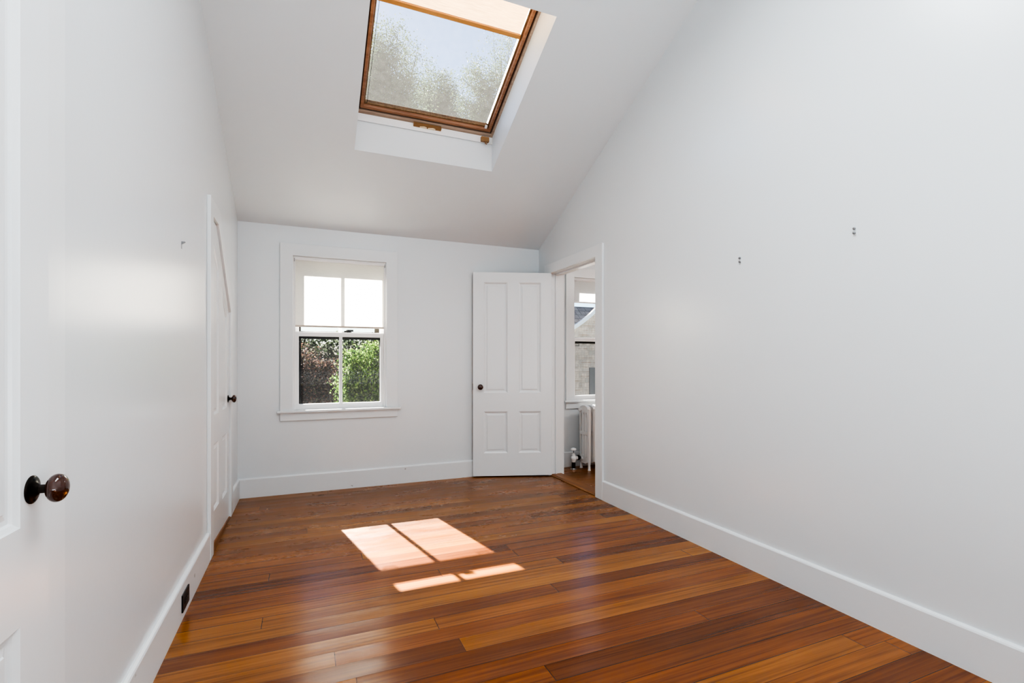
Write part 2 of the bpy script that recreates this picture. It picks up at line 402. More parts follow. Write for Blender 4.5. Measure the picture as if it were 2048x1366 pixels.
# right wall: doorway notch
out = [(YB, -0.06), (3.509, -0.06), (3.509, 2.003), (4.345, 2.003), (4.345, -0.06), (YF+0.1, -0.06),
       (YF+0.1, zc(YF+0.1)+0.03), (YR, zc(YR)+0.03), (YB, zc(YB)+0.03)]
mb = MB().plate(out, [], XR, XR+0.13, TX)
struct(mb.build('wall_right', M['wall']), 'tall white wall on the right with a doorway at its far end', 'wall')
mb = MB().box(-0.70, 2.39, YB-0.1, YB, -0.06, zc(YB)+0.05)
struct(mb.build('wall_back', M['wall']), 'white wall behind the viewpoint', 'wall')
mb = MB().box(5.6, 5.7, 1.4, 4.8, -0.06, 2.6).box(2.37, 5.7, 1.3, 1.4, -0.06, 2.6)
struct(mb.build('wall_next_room', M['wall']), 'white side walls of the next room beyond the doorway', 'wall')
mb = MB().box(2.37, 5.7, 1.3, 4.8, 2.45, 2.55)
struct(mb.build('ceiling', M['ceil']), 'flat white ceiling of the next room beyond the doorway', 'ceiling')

# sloped ceiling with the skylight well
SX0, SX1, SY0, SY1 = 0.337, 1.415, 2.66, 3.787
def TC(u, v, w): return Vector((u, v, ZE + SL*(YF-v) + w))
mb = MB().plate(rect(-0.70, 2.39, YR, YF+0.14), [rect(SX0, SX1, SY0, SY1)], 0.0, 0.0005, TC)
mb.add([(-0.70, YR, zc(YR)), (2.39, YR, zc(YR)), (2.39, YB-0.1, zc(YB-0.1)), (-0.70, YB-0.1, zc(YB-0.1))], [(0, 1, 2, 3)])
WELL = 0.272
yT = 2.46
def q4(a, b, c, d): mb.add([a, b, c, d], [(0, 1, 2, 3)])
fz = lambda y, w: ZE + SL*(YF-y) + w
q4((SX0, SY1, fz(SY1, 0)), (SX1, SY1, fz(SY1, 0)), (SX1, SY1, fz(SY1, WELL+0.06)), (SX0, SY1, fz(SY1, WELL+0.06)))
for xx, dx in ((SX0, 0.0), (SX1, 0.0)):
    q4((xx, SY1, fz(SY1, 0)), (xx, SY0, fz(SY0, 0)), (xx+dx, yT, fz(yT, WELL+0.06)), (xx+dx, SY1, fz(SY1, WELL+0.06)))
q4((SX0, SY0, fz(SY0, 0)), (SX1, SY0, fz(SY0, 0)), (SX1, yT, fz(yT, WELL+0.06)), (SX0, yT, fz(yT, WELL+0.06)))
struct(mb.build('ceiling', M['ceil']), 'white sloped ceiling pierced by the skylight well', 'ceiling')

# baseboards (profile: thickness, height)
BT, BH = 0.018, 0.16
prof = [(0, 0), (BT, 0), (BT, BH-0.010), (BT-0.003, BH-0.004), (0.006, BH+0.001), (0, BH+0.001)]
mb = MB()
for a0, a1 in ((1.402, 3.232), (4.185, YF)): mb.prism(prof, a0, a1, lambda p, q, a: Vector((XL+p, a, q)))
mb.prism(prof, YB, 0.39, lambda p, q, a: Vector((XL+p, a, q)))
struct(mb.build('baseboard_left', M['base']), 'white baseboard along the left wall holding the black outlet', 'baseboard')
mb = MB().prism(prof, XL, XR, lambda p, q, a: Vector((a, YF-p, q)))
struct(mb.build('baseboard_far', M['base']), 'white baseboard under the sash window', 'baseboard')
mb = MB().prism(prof, YB, 3.404, lambda p, q, a: Vector((XR-p, a, q)))
struct(mb.build('baseboard_right', M['base']), 'tall scuffed white baseboard along the right wall', 'baseboard')
mb = MB().prism(prof, 2.386, 5.6, lambda p, q, a: Vector((a, 4.64-p, q)))
struct(mb.build('baseboard_next_room', M['base']), 'white baseboard behind the radiator in the next room', 'baseboard')

# doorway casing, jambs and threshold
mb = MB().plate([(3.404, 0), (3.509, 0), (3.509, 1.998), (4.345, 1.998), (4.345, 0), (4.45, 0), (4.45, 2.095), (3.404, 2.095)], [], XR, XR-0.02, TX)
mb.plate([(3.404, 0), (3.509, 0), (3.509, 1.998), (4.345, 1.998), (4.345, 0), (4.45, 0), (4.45, 2.095), (3.404, 2.095)], [], XR+0.13, XR+0.15, TX)
t1 = mb.build('trim_1', M['trim'], bevel=0.003)
struct(t1, 'flat white casing around the open doorway in the right wall', 'door casing')
mb = MB().box(XR-0.002, XR+0.14, 4.338, 4.347, 0, 2.0).box(XR-0.002, XR+0.14, 3.507, 3.516, 0, 2.0).box(XR-0.002, XR+0.14, 3.507, 4.347, 1.994, 2.005)
mb.box(XR+0.045, XR+0.062, 4.326, 4.338, 0, 1.994).box(XR+0.045, XR+0.062, 3.516, 3.528, 0, 1.994).box(XR+0.045, XR+0.062, 3.516, 4.338, 1.982, 1.994)
struct(mb.build('trim_2', M['trim'], bevel=0.002), 'white jamb and stop lining the open doorway', 'door jamb')
mb = MB().prism([(XR-0.006, 0.0), (XR-0.006, 0.006), (XR+0.012, 0.016), (XR+0.112, 0.016), (XR+0.135, 0.003), (XR+0.135, 0.0)], 3.51, 4.345, lambda p, q, a: Vector((p, a, q)))
struct(mb.build('trim_3', M['thresh']), 'brown wooden threshold across the open doorway', 'threshold')

# closet casing with slanted head; near door casing
CO = [(3.237, 0), (3.337, 0), (3.337, 1.979), (3.538, 1.979), (4.080, 1.484), (4.080, 0), (4.180, 0), (4.180, 1.530), (3.585, 2.075), (3.237, 2.075)]
mb = MB().plate(CO, [], XL, XL+0.02, TX)
struct(mb.build('trim_4', M['trim'], bevel=0.003), 'white casing with slanted head around the closet door', 'door casing')
mb = MB().add([(XL+0.005, 3.338, 0), (XL+0.017, 3.338, 0), (XL+0.013, 3.338, 0.052), (XL+0.005, 3.338, 0.052), (XL+0.005, 4.079, 0), (XL+0.017, 4.079, 0), (XL+0.013, 4.079, 0.008), (XL+0.005, 4.079, 0.008)], [(0,1,2,3),(7,6,5,4),(0,4,5,1),(1,5,6,2),(2,6,7,3),(3,7,4,0)])
struct(mb.build('trim_5', M['thresh']), 'tapering bare wooden strip under the closet door', 'threshold')
mb = MB().plate([(0.39, 0), (0.485, 0), (0.485, 2.03), (1.305, 2.03), (1.305, 0), (1.40, 0), (1.40, 2.13), (0.39, 2.13)], [], XL, XL+0.018, TX)
struct(mb.build('trim_6', M['trim'], bevel=0.003), 'white casing around the door at the left edge of the photo', 'door casing')

# ------------------------------------------------------------------ doors
def doorknob(parent, o, ax, scale=1.0):
    """rose, neck and egg shaped mineral knob; o and ax in the parent's own axes"""
    root = MB().lathe([(0.027*scale, 0.0), (0.027*scale, 0.0015), (0.0255*scale, 0.003), (0.021*scale, 0.0045), (0.0145*scale, 0.0065), (0.0110*scale, 0.010), (0.0083*scale, 0.0125), (0.0083*scale, 0.027)], o, ax, 32, 1.0)
    k = root.build('doorknob', M['iron'], parent, smooth=True, local=True)
    ax = Vector(ax)
    mb = MB(); pr = []
    for i in range(17):
        t = math.pi*i/16; pr.append((0.0275*scale*math.sin(t)**0.92, 0.039*scale - 0.0165*scale*math.cos(t)))
    mb.lathe(pr, o, ax, 36).build('knob_ball', M['knob'], k, smooth=True, local=True)
    side = ax.cross(Vector((0, 0, 1))).normalized()
    for dz in (0.019, -0.019):
        c = Vector(o) + Vector((0, 0, dz*scale)) + side*0.002
        MB().lathe([(0.0035*scale, 0.002), (0.0035*scale, 0.0052), (0.002*scale, 0.0062)], c, ax, 10).build('screw', M['black'], k, local=True)
    return k
def panel_door(leaf_outline, panels, T, thick, parent=None, name='door_leaf', local=False, steps=None):
    mb = MB().plate(leaf_outline, panels, 0.0, -thick, T)
    leaf = mb.build(name, M['door'], parent, local=local)
    return leaf
PSTEPS = [(0.0, 0.0), (0.003, -0.003), (0.010, -0.007), (0.013, -0.012), (0.022, -0.0125), (0.034, -0.0095), (0.036, -0.0065), (0.040, -0.0065)]
def add_panels(panels, T, leaf):
    for pl in panels:
        MB().rings(pl, PSTEPS, T).build('panel', M['door'], leaf, local=True)
def hinge(parent, x, y, z):
    MB().lathe([(0.006, -0.045), (0.006, 0.045), (0.003, 0.05)], (x, y, z), (0, 0, 1), 12).build('hinge', M['door'], parent, smooth=True, local=True)

# door_1: open door at the end of the right wall; local x from hinge to free edge, y towards the room
W1, H1 = 0.772, 1.985
pn = [rect(0.545, 0.667, 0, 0)]
P1 = [rect(0.107, 0.325, 0.81, 1.888), rect(0.435, 0.667, 0.81, 1.888), rect(0.107, 0.325, 0.222, 0.628), rect(0.435, 0.667, 0.222, 0.628)]
TD = lambda u, v, w: Vector((u, w, v))
a1 = math.atan2(4.561-4.315, 1.508-2.24)
d1 = MB().plate(rect(0, W1, 0, H1), P1, 0.0, -0.035, TD).build('door_1', M['door'], local=True)
d1.location = (2.24, 4.315, 0.012); d1.rotation_euler = (0, 0, a1)
struct(d1, 'white four-panel door standing open in the far right corner', 'door')
add_panels(P1, TD, d1)
doorknob(d1, (W1-0.072, 0.0, 0.868), (0, 1, 0), 0.98)
for z in (0.28, 1.0, 1.78): hinge(d1, 0.0, -0.006, z)
MB().box(W1-0.001, W1+0.0025, -0.026, -0.010, 0.84, 0.90).build('latch_plate', M['iron'], d1, local=True)

# door_2: closet door with slanted head in the left wall
LEAF = [(3.345, 0.012), (4.074, 0.012), (4.074, 1.480), (3.535, 1.972), (3.345, 1.972)]
P2 = [[(3.415, 0.805), (3.625, 0.805), (3.625, 1.715), (3.415, 1.868)],
      [(3.770, 0.805), (3.985, 0.805), (3.985, 1.445), (3.770, 1.632)],
      rect(3.415, 3.625, 0.224, 0.628), rect(3.770, 3.985, 0.210, 0.628)]
D2X = XL + 0.005
T2 = lambda u, v, w: Vector((D2X + w, u, v))
d2 = MB().plate(LEAF, P2, 0.0, -0.03, T2).build('door_2', M['door'])
struct(d2, 'white closet door with a slanted top in the left wall', 'door')
add_panels(P2, T2, d2)
doorknob(d2, (D2X, 4.030, 0.862), (1, 0, 0), 1.0)

# door_3: near door at the left edge, standing slightly ajar
W3, H3 = 0.785, 2.0
P3 = [rect(0.10, 0.335, 0.81, 1.905), rect(0.45, 0.685, 0.81, 1.905), rect(0.10, 0.335, 0.222, 0.628), rect(0.45, 0.685, 0.222, 0.628)]
TD3 = lambda u, v, w: Vector((u, -w, v))
d3 = MB().plate(rect(0, W3, 0, H3), P3, 0.0, -0.035, TD3).build('door_3', M['door'], local=True)
hx, hy = -0.507, 0.505
d3.location = (hx, hy, 0.012); d3.rotation_euler = (0, 0, math.atan2(1.290-hy, -0.480-hx))
struct(d3, 'white panelled door with brown knob at the left edge of the photo', 'door')
add_panels(P3, TD3, d3)
doorknob(d3, (W3-0.062, 0.0, 0.872), (0, -1, 0), 1.0)

# ------------------------------------------------------------------ sash windows
def sash_window(name, x0, x1, yw, label, muntin=True, k=0):
    """x0..x1 clear opening between casings, yw wall face"""
    root = empty(name, ((x0+x1)/2, yw, 0.70)); struct(root, label, 'window')
    zt = 2.034
    mb = MB().plate([(x0-0.101, 0.71), (x0, 0.71), (x0, zt), (x1, zt), (x1, 0.71), (x1+0.102, 0.71), (x1+0.102, zt+0.104), (x0-0.101, zt+0.104)], [], yw, yw-0.02, TY)
    mb.build('casing', M['trim'], root, bevel=0.003)
    MB().box(x0-0.125, x1+0.128, yw-0.045, yw+0.075, 0.690, 0.711).build('stool', M['trim'], root, bevel=0.005)
    MB().box(x0-0.101, x1+0.102, yw-0.018, yw, 0.622, 0.690).build('apron', M['trim'], root, bevel=0.003)
    mb = MB().box(x0-0.006, x0+0.006, yw, yw+0.19, 0.69, zt+0.004).box(x1-0.006, x1+0.006, yw, yw+0.19, 0.69, zt+0.004).box(x0, x1, yw, yw+0.19, zt-0.006, zt+0.008)
    mb.box(x0-0.02, x1+0.02, yw+0.075, yw+0.21, 0.665, 0.700)
    mb.box(x0+0.006, x0+0.018, yw+0.022, yw+0.044, 0.711, zt-0.006).box(x1-0.018, x1-0.006, yw+0.022, yw+0.044, 0.711, zt-0.006)
    mb.build('jamb', M['sash'], root, bevel=0.002)
    xm = (x0+x1)/2
    def sash(nm, ya, yb, z0, z1, bot, top):
        st = 0.037
        o = [(x0+0.008, z0), (x1-0.008, z0), (x1-0.008, z1), (x0+0.008, z1)]
        a, b = x0+0.008+st, x1-0.008-st
        hs = [rect(a, xm-0.0135, z0+bot, z1-top), rect(xm+0.0135, b, z0+bot, z1-top)] if muntin else [rect(a, b, z0+bot, z1-top)]
        s = MB().plate(o, hs, ya, yb, TY).build(nm, M['sash'], root, bevel=0.004)
        for h in hs:
            MB().plate(inset(h, -0.004), [], (ya+yb)/2+0.006, (ya+yb)/2+0.009, TY).build('pane', M['glass'], s)
        return s
    lo = sash('lower_sash', yw+0.047, yw+0.082, 0.702, 1.389, 0.055, 0.040)
    sash('upper_sash', yw+0.088, yw+0.123, 1.352, zt-0.002, 0.036, 0.10)
    lk = MB().lathe([(0.014, 0), (0.014, 0.012), (0.009, 0.024)], (xm+0.055, yw+0.066, 1.389), (0, 0, 1), 14)
    lk.box(xm+0.028, xm+0.085, yw+0.056, yw+0.074, 1.389, 1.404).box(xm+0.055, xm+0.108, yw+0.050, yw+0.060, 1.398, 1.414)
    lk.build('sash_lock', M['black'], lo)
    # dark storm window outside with a half screen
    ys = yw+0.150
    st = MB().plate(rect(x0, x1, 0.700, zt), [rect(x0+0.062, x1-0.042, 0.738, 1.330), rect(x0+0.062, x1-0.042, 1.400, zt-0.03)], ys, ys+0.012, TY)
    s = st.build('storm_frame', M['black'], root)
    MB().plate(rect(x0+0.03, x1-0.03, 0.73, 1.35), [], ys+0.004, ys+0.005, TY).build('insect_screen', M['screen'], s)
    for xa in (x0+0.085, x1-0.155):
        MB().plate(rect(xa, xa+0.07, 1.300, 1.326), [rect(xa+0.005, xa+0.065, 1.305, 1.322)], ys-0.006, ys-0.002, TY).build('latch', M['black'], s)
    return root
def roller_shade(x0, x1, yw, zb, label, hemmat, fab):
    root = empty('window_blind', ((x0+x1)/2, yw+0.02, zb)); tag(root, label, 'roller shade')
    zt = 2.014; ys = yw+0.018
    MB().tube([(x0+0.014, ys, zt), (x1-0.014, ys, zt)], 0.0125, 20).build('roller', M['whiteplastic'], root, smooth=True)
    MB().box(x0+0.008, x1-0.008, ys-0.018, ys+0.02, zt+0.004, zt+0.018).build('head_rail', M['whiteplastic'], root)
    for xx in (x0+0.008, x1-0.0145):
        MB().box(xx, xx+0.006, ys-0.015, ys+0.012, zt-0.022, zt+0.018).build('bracket', M['steel'], root)
    MB().box(x0+0.016, x1-0.016, ys+0.0095, ys+0.0105, zb+0.004, zt).build('fabric', fab, root)
    MB().box(x0+0.016, x1-0.016, ys+0.004, ys+0.015, zb, zb+0.016).build('hem_bar', hemmat, root, bevel=0.003)
    return root
sash_window('window_1', -0.092, 0.690, YF, 'white double hung sash window in the far wall')
roller_shade(-0.092, 0.690, YF, 1.428, 'cream roller shade half lowered in the far wall window', M['hem'], M['shade'])
sash_window('window_2', 2.674, 3.45, 4.64, 'white sash window in the next room seen through the doorway', False)
roller_shade(2.674, 3.45, 4.64, 1.765, 'white roller shade nearly raised in the next room window', M['whiteplastic'], M['shade_white'])

# ------------------------------------------------------------------ skylight
ang = math.atan(SL)
YO = 3.776
ORG = Vector((0, YO, fz(YO, WELL)))
def TS(u, v, w):   # u = X, v = up the roof, w = outward normal
    return ORG + Vector((u, -math.cos(ang)*v + math.sin(ang)*w, math.sin(ang)*v + math.cos(ang)*w))
VT = 1.40
sk = empty('window_3', ORG + Vector((0.88, 0, 0))); struct(sk, 'brown wooden roof window set in the sloped ceiling', 'window')
x0, x1 = 0.338, 1.420
def ringframe(a, b, w0, w1, inner_w=None):
    return MB().plate(rect(x0+a, x1-a, a, VT-a), [rect(x0+b, x1-b, b, VT-b)], w0, w1, TS)
ringframe(-0.02, 0.022, 0.0, 0.09).build('outer_frame', M['sl_out'], sk, bevel=0.003)
ringframe(0.022, 0.034, 0.020, 0.09).build('frame_groove', M['sl_dark'], sk)
s = ringframe(0.034, 0.056, 0.006, 0.07).build('sash_frame', M['sl_sash'], sk, bevel=0.004)
mb = MB()
for a, b in ((0.056, 0.068),):
    mb.plate(rect(x0+a, x1-a, a, VT-a), [rect(x0+b, x1-b, b, VT-b)], 0.032, 0.07, TS)
mb.build('glazing_bead', M['sl_pale'], s, bevel=0.003)
MB().plate(rect(x0+0.06, x1-0.06, 0.06, VT-0.06), [], 0.050, 0.054, TS).build('pane', M['skyglass'], s)
# white ledge board and side reveal strip
MB().box(x0, SX1, SY1-0.012, SY1-0.001, ORG.z-0.058, ORG.z-0.004).build('ledge_board', M['trim'], sk, bevel=0.002)
# handle bar
mb = MB(); uc = 0.876
prf = []
nseg = 10
top = [(uc-0.108+0.216*i/nseg, 0.0) for i in range(nseg+1)]
outl = [(uc-0.108, 0.012), (uc-0.108, -0.012)] + [(uc-0.108+0.216*i/nseg, -0.014-0.016*math.sin(math.pi*i/nseg)) for i in range(1, nseg)] + [(uc+0.108, -0.012), (uc+0.108, 0.012)]
hb = mb.plate(outl, [], -0.028, -0.004, TS).build('handle', M['bronze'], sk, bevel=0.003)
for a, b in ((uc-0.06, uc-0.006), (uc+0.004, uc+0.062)):
    tip = (a if a < uc-0.02 else b)
    pts = [(a, -0.002), (a+0.002, -0.010), (b-0.010, -0.014), (b, -0.008), (b, -0.001), (b-0.02, 0.005)]
    MB().plate(pts, [], -0.031, -0.026, TS).build('handle_highlight', M['cream'], hb)  # cream plates stand in for two highlights on the handle
# pleated blind with its bar
bl = empty('roller_blind', TS(0.88, 0.80, 0.03)); tag(bl, 'cream pleated blind drawn over the upper part of the skylight', 'blind')
vb = 0.800
mb = MB(); npl = 46
vs = []; fs = []
for i in range(npl+1):
    v = vb + (VT-0.06-vb)*i/npl; w = 0.034
    vs += [TS(x0+0.074, v, w), TS(x1-0.074, v, w)]
for i in range(npl): fs.append((2*i, 2*i+1, 2*i+3, 2*i+2))
mb.add(vs, fs).build('fabric', M['blind'], bl)
MB().box(x0+0.066, x1-0.068, vb-0.014, vb+0.014, 0.022, 0.040, TS).build('bottom_bar', M['sl_bar'], bl, bevel=0.003)
MB().tube([TS(x0+0.082, 0.07, 0.030), TS(x0+0.082, vb, 0.030)], 0.0014, 6).build('cord', M['black'], bl)
MB().tube([TS(x1-0.078, 0.07, 0.030), TS(x1-0.078, vb, 0.030)], 0.0010, 6).build('cord', M['black'], bl)
MB().box(x1-0.088, x1-0.072, 0.058, 0.082, 0.012, 0.026, TS).build('cord_clip', M['whiteplastic'], bl)
# pole hook bracket
cx, cz = 1.345, 2.922
hk = empty('hook_bracket', (cx, SY1, cz)); tag(hk, 'small bronze hook bracket below the lower right corner of the skylight', 'hook')
MB().box(cx-0.033, cx+0.033, SY1-0.040, SY1-0.012, cz-0.016, cz+0.022).build('block', M['bronze'], hk, bevel=0.003)
MB().tube([(cx, SY1-0.030, cz-0.014), (cx, SY1-0.040, cz-0.034), (cx+0.004, SY1-0.054, cz-0.044), (cx+0.010, SY1-0.060, cz-0.034), (cx+0.010, SY1-0.056, cz-0.024)], 0.0045, 8).build('hook', M['bronze'], hk, smooth=True)

# ------------------------------------------------------------------ small things on the walls
XB = XL + BT
ol = empty('electrical_outlet', (XB, 2.587, 0.037)); tag(ol, 'black electrical outlet in the left baseboard', 'outlet')
MB().plate(rect(2.522, 2.652, 0.037, 0.112), [], XB, XB+0.006, TX).build('cover_plate', M['blackplas'], ol, bevel=0.002)
for yc in (2.564, 2.610):
    o = MB().lathe([(0.0165, 0.0), (0.0165, 0.0025)], (XB+0.005, yc, 0.0745), (1, 0, 0), 20).build('receptacle', M['blackplas'], ol)
    sl = MB()
    for dz in (-0.006, 0.006): sl.box(XB+0.0072, XB+0.0080, yc-0.006, yc+0.003, 0.0745+dz-0.001, 0.0745+dz+0.001)
    sl.build('slot', M['slot'], o)
MB().lathe([(0.003, 0), (0.003, 0.002)], (XB+0.005, 2.587, 0.0745), (1, 0, 0), 10).build('screw', M['steel'], ol)

hk = empty('picture_hook', (XL, 2.615, 1.645)); tag(hk, 'small grey picture hook on the left wall near the closet door', 'hook')
MB().box(XL, XL+0.0015, 2.610, 2.620, 1.636, 1.668).build('plate', M['steel'], hk)
MB().prism([(0, 1.668), (0.015, 1.668), (0.016, 1.665), (0.004, 1.657), (0, 1.656)], 2.611, 2.619, lambda p, q, a: Vector((XL+p, a, q))).build('hook', M['steel'], hk)
def screwpair(y, z, s, label):
    t = empty('wall_hanger', (XR, y, z)); tag(t, label, 'wall hanger', 'screwed wall hangers on the right wall')
    MB().box(XR-0.0015, XR, y-0.006*s, y+0.006*s, z-0.022*s, z+0.022*s).build('plate', M['wall'], t, bevel=0.0006)
    for dz in (0.0105, -0.0105):
        c = MB().lathe([(0.0045*s, 0.0), (0.0045*s, 0.003), (0.0062*s, 0.006), (0.0056*s, 0.010), (0.002*s, 0.0115)], (XR, y, z+dz*s), (-1, 0, 0), 16)
        c.build('screw', M['steel'], t, smooth=True)
screwpair(2.043, 1.696, 1.0, 'tiny pair of metal screw heads on the right wall, closer to the doorway')
screwpair(1.421, 1.707, 0.95, 'tiny pair of metal screw heads on the right wall, farther from the doorway')

# ------------------------------------------------------------------ radiator and valve in the next room
rd = empty('radiator', (2.95, 4.46, 0)); tag(rd, 'white cast iron column radiator under the window of the next room', 'radiator')
Y0, Y1 = 4.372, 4.560
def section(xc, first, end):
    mb = MB()
    ys = [Y0+0.014, Y0+0.066, Y0+0.122, Y1-0.014]
    t = 0.019
    outl = [(Y0+0.014, 0.080), (Y0+0.050, 0.062), (Y1-0.050, 0.062), (Y1-0.014, 0.080), (Y1-0.010, 0.30), (Y1-0.008, 0.610), (Y1-0.022, 0.652), (Y1-0.060, 0.668),
            (Y0+0.060, 0.668), (Y0+0.022, 0.652), (Y0+0.008, 0.610), (Y0+0.010, 0.30)]
    holes = []
    cols = [(Y0+0.030, Y0+0.058), (Y0+0.078, Y0+0.110), (Y0+0.130, Y1-0.030)]
    for a, b in cols:
        m_ = (a+b)/2
        holes.append([(a, 0.395), (b, 0.395), (b, 0.565), (m_+0.004, 0.592), (m_-0.004, 0.592), (a, 0.565)])
        holes.append([(a, 0.165), (m_-0.004, 0.140), (m_+0.004, 0.140), (b, 0.165), (b, 0.360), (a, 0.360)])
    mb.plate(outl, holes, xc-t, xc+t, TX)
    for i, y in enumerate(ys):
        mb.tube([(xc, y, 0.085), (xc, y, 0.635)], 0.0165 if i in (0, 3) else 0.0205, 12)
    mb.tube([(xc-0.034, (Y0+Y1)/2+0.055, 0.618), (xc+0.034, (Y0+Y1)/2+0.055, 0.618)], 0.021, 14)
    mb.tube([(xc-0.034, (Y0+Y1)/2+0.03, 0.110), (xc+0.034, (Y0+Y1)/2+0.03, 0.110)], 0.021, 14)
    o = mb.build('section', M['rad'], rd, smooth=True, bevel=0.006)
    if end:
        for y in (ys[0], ys[3]):
            MB().tube([(xc, y, 0.095), (xc, y, 0.05), (xc, y-0.002, 0.012), (xc, y-0.002, 0.0)], [0.017, 0.013, 0.0135, 0.017], 12).build('foot', M['rad'], o, smooth=True)
    return o
for i in range(9): section(2.712+0.068*i, i == 0, i in (0, 8))
mb = MB().lathe([(0.020, 0.0), (0.020, 0.006), (0.012, 0.009), (0.012, 0.013), (0.004, 0.014)], (2.680, (Y0+Y1)/2+0.055, 0.618), (-1, 0, 0), 20)
mb.build('end_plug', M['rad'], rd, smooth=True)

vx, vy = 2.590, 4.495
vv = empty('radiator_valve', (vx, vy, 0)); tag(vv, 'white radiator valve with round handle on a dark floor pipe', 'valve')
MB().lathe([(0.036, 0.0), (0.036, 0.005), (0.022, 0.008), (0.020, 0.014)], (vx, vy, 0), (0, 0, 1), 24).build('flange', M['chrome'], vv, smooth=True)
MB().lathe([(0.0195, 0.0), (0.0195, 0.082)], (vx, vy, 0), (0, 0, 1), 20).build('pipe', M['black'], vv, smooth=True)
MB().lathe([(0.022, 0.078), (0.022, 0.090), (0.028, 0.100), (0.031, 0.118), (0.028, 0.134), (0.020, 0.142), (0.020, 0.152), (0.012, 0.158), (0.012, 0.172)], (vx, vy, 0), (0, 0, 1), 24).build('valve_body', M['rad'], vv, smooth=True)
MB().lathe([(0.005, 0.170), (0.005, 0.198)], (vx, vy, 0), (0, 0, 1), 12).build('stem', M['steel'], vv)
MB().lathe([(0.012, 0.196), (0.029, 0.202), (0.031, 0.210), (0.027, 0.219), (0.012, 0.225), (0.002, 0.226)], (vx, vy, 0), (0, 0, 1), 24).build('handle', M['whiteplastic'], vv, smooth=True)
MB().lathe([(0.020, 0.015), (0.021, 0.046), (0.021, 0.05)], (vx, vy, 0.118), (1, 0.15, 0), 16).build('outlet_pipe', M['rad'], vv, smooth=True)
MB().lathe([(0.027, 0.046), (0.027, 0.070), (0.018, 0.074), (0.018, 0.084)], (vx, vy, 0.118), (1, 0.15, 0), 8).build('union_nut', M['iron'], vv)

# ------------------------------------------------------------------ outdoors
GZ = -3.3
g = MB().box(-60, 60, 4.9, 90, GZ-0.2, GZ).build('ground', M['grass']); struct(g, 'grass ground far below outside the windows', 'ground')

def leaf_mesh(name, cen, size, mat, parent, seed, asp=0.6):
    rng = np.random.default_rng(seed); n = len(cen)
    a = rng.normal(size=(n, 3)); a /= np.linalg.norm(a, axis=1)[:, None]
    b = rng.normal(size=(n, 3)); b -= (a*b).sum(1)[:, None]*a; b /= np.linalg.norm(b, axis=1)[:, None]
    s = size*(0.6+0.8*rng.random((n, 1)))
    v = np.stack([cen-a*s, cen+b*s*asp, cen+a*s, cen-b*s*asp], 1).reshape(-1, 3)
    off = np.array(WLOC[parent.name]); v = v-off
    me = bpy.data.meshes.new(name); me.vertices.add(4*n); me.vertices.foreach_set('co', v.astype(np.float32).ravel())
    me.loops.add(4*n); me.loops.foreach_set('vertex_index', np.arange(4*n, dtype=np.int32))
    me.polygons.add(n); me.polygons.foreach_set('loop_start', np.arange(0, 4*n, 4, dtype=np.int32)); me.polygons.foreach_set('loop_total', np.full(n, 4, dtype=np.int32))
    me.materials.append(mat); me.update(); me.validate()
    o = bpy.data.objects.new(name, me); COL.objects.link(o); o.parent = parent
    WLOC[o.name] = Vector(off); return o
def tree(name, base, cc, rad, nb, per, size, spread, mat, seed, label, cat='tree', group=None, tr=0.16):
    rng = np.random.default_rng(seed)
    root = empty(name, base); tag(root, label, cat, group)
    bx = Vector(base); c = Vector(cc)
    mb = MB(); fork = bx.lerp(c, 0.55)
    mb.tube([bx, bx.lerp(fork, 0.5)+Vector((0.1, 0, 0)), fork, c], [tr, tr*0.8, tr*0.6, tr*0.25], 8)
    pts = []
    for i in range(nb):
        d = rng.normal(size=3); d /= np.linalg.norm(d); rr = rng.random()**0.36
        tip = Vector((c.x+d[0]*rad[0]*rr, c.y+d[1]*rad[1]*rr, c.z+d[2]*rad[2]*rr))
        st = fork.lerp(c, float(rng.random()))
        mid = st.lerp(tip, 0.5)+Vector((0, 0, 0.08*(tip-st).length))
        mb.tube([st, mid, tip], [tr*0.28, tr*0.16, tr*0.05], 5)
        t = rng.random(per)**0.5
        base_ = np.array(mid)[None]*(1-t[:, None])+np.array(tip)[None]*t[:, None]
        pts.append(base_+rng.normal(size=(per, 3))*spread*np.array([1, 1, 0.6]))
    mb.build('trunk', M['bark'], root, smooth=True)
    leaf_mesh('foliage', np.concatenate(pts), size, mat, root, seed+1)
    return root
TG = 'tall trees beyond the skylight'
tree('tree', (3.2, 27, GZ), (4.0, 27, 15.0), (2.7, 2.4, 4.5), 170, 430, 0.046, 0.30, M['leaf_sky'], 11, 'tall feathery tree seen in the left half of the skylight', group=TG, tr=0.16)
tree('tree', (8.0, 35, GZ), (8.6, 35, 18.4), (2.6, 2.0, 4.6), 140, 400, 0.055, 0.34, M['leaf_sky'], 12, 'tree filling the dip between the two taller skylight trees', group=TG, tr=0.16)
tree('tree', (11.2, 27, GZ), (10.9, 27, 15.6), (3.0, 2.4, 5.1), 180, 430, 0.046, 0.30, M['leaf_sky'], 13, 'tall feathery tree seen in the right half of the skylight', group=TG, tr=0.16)
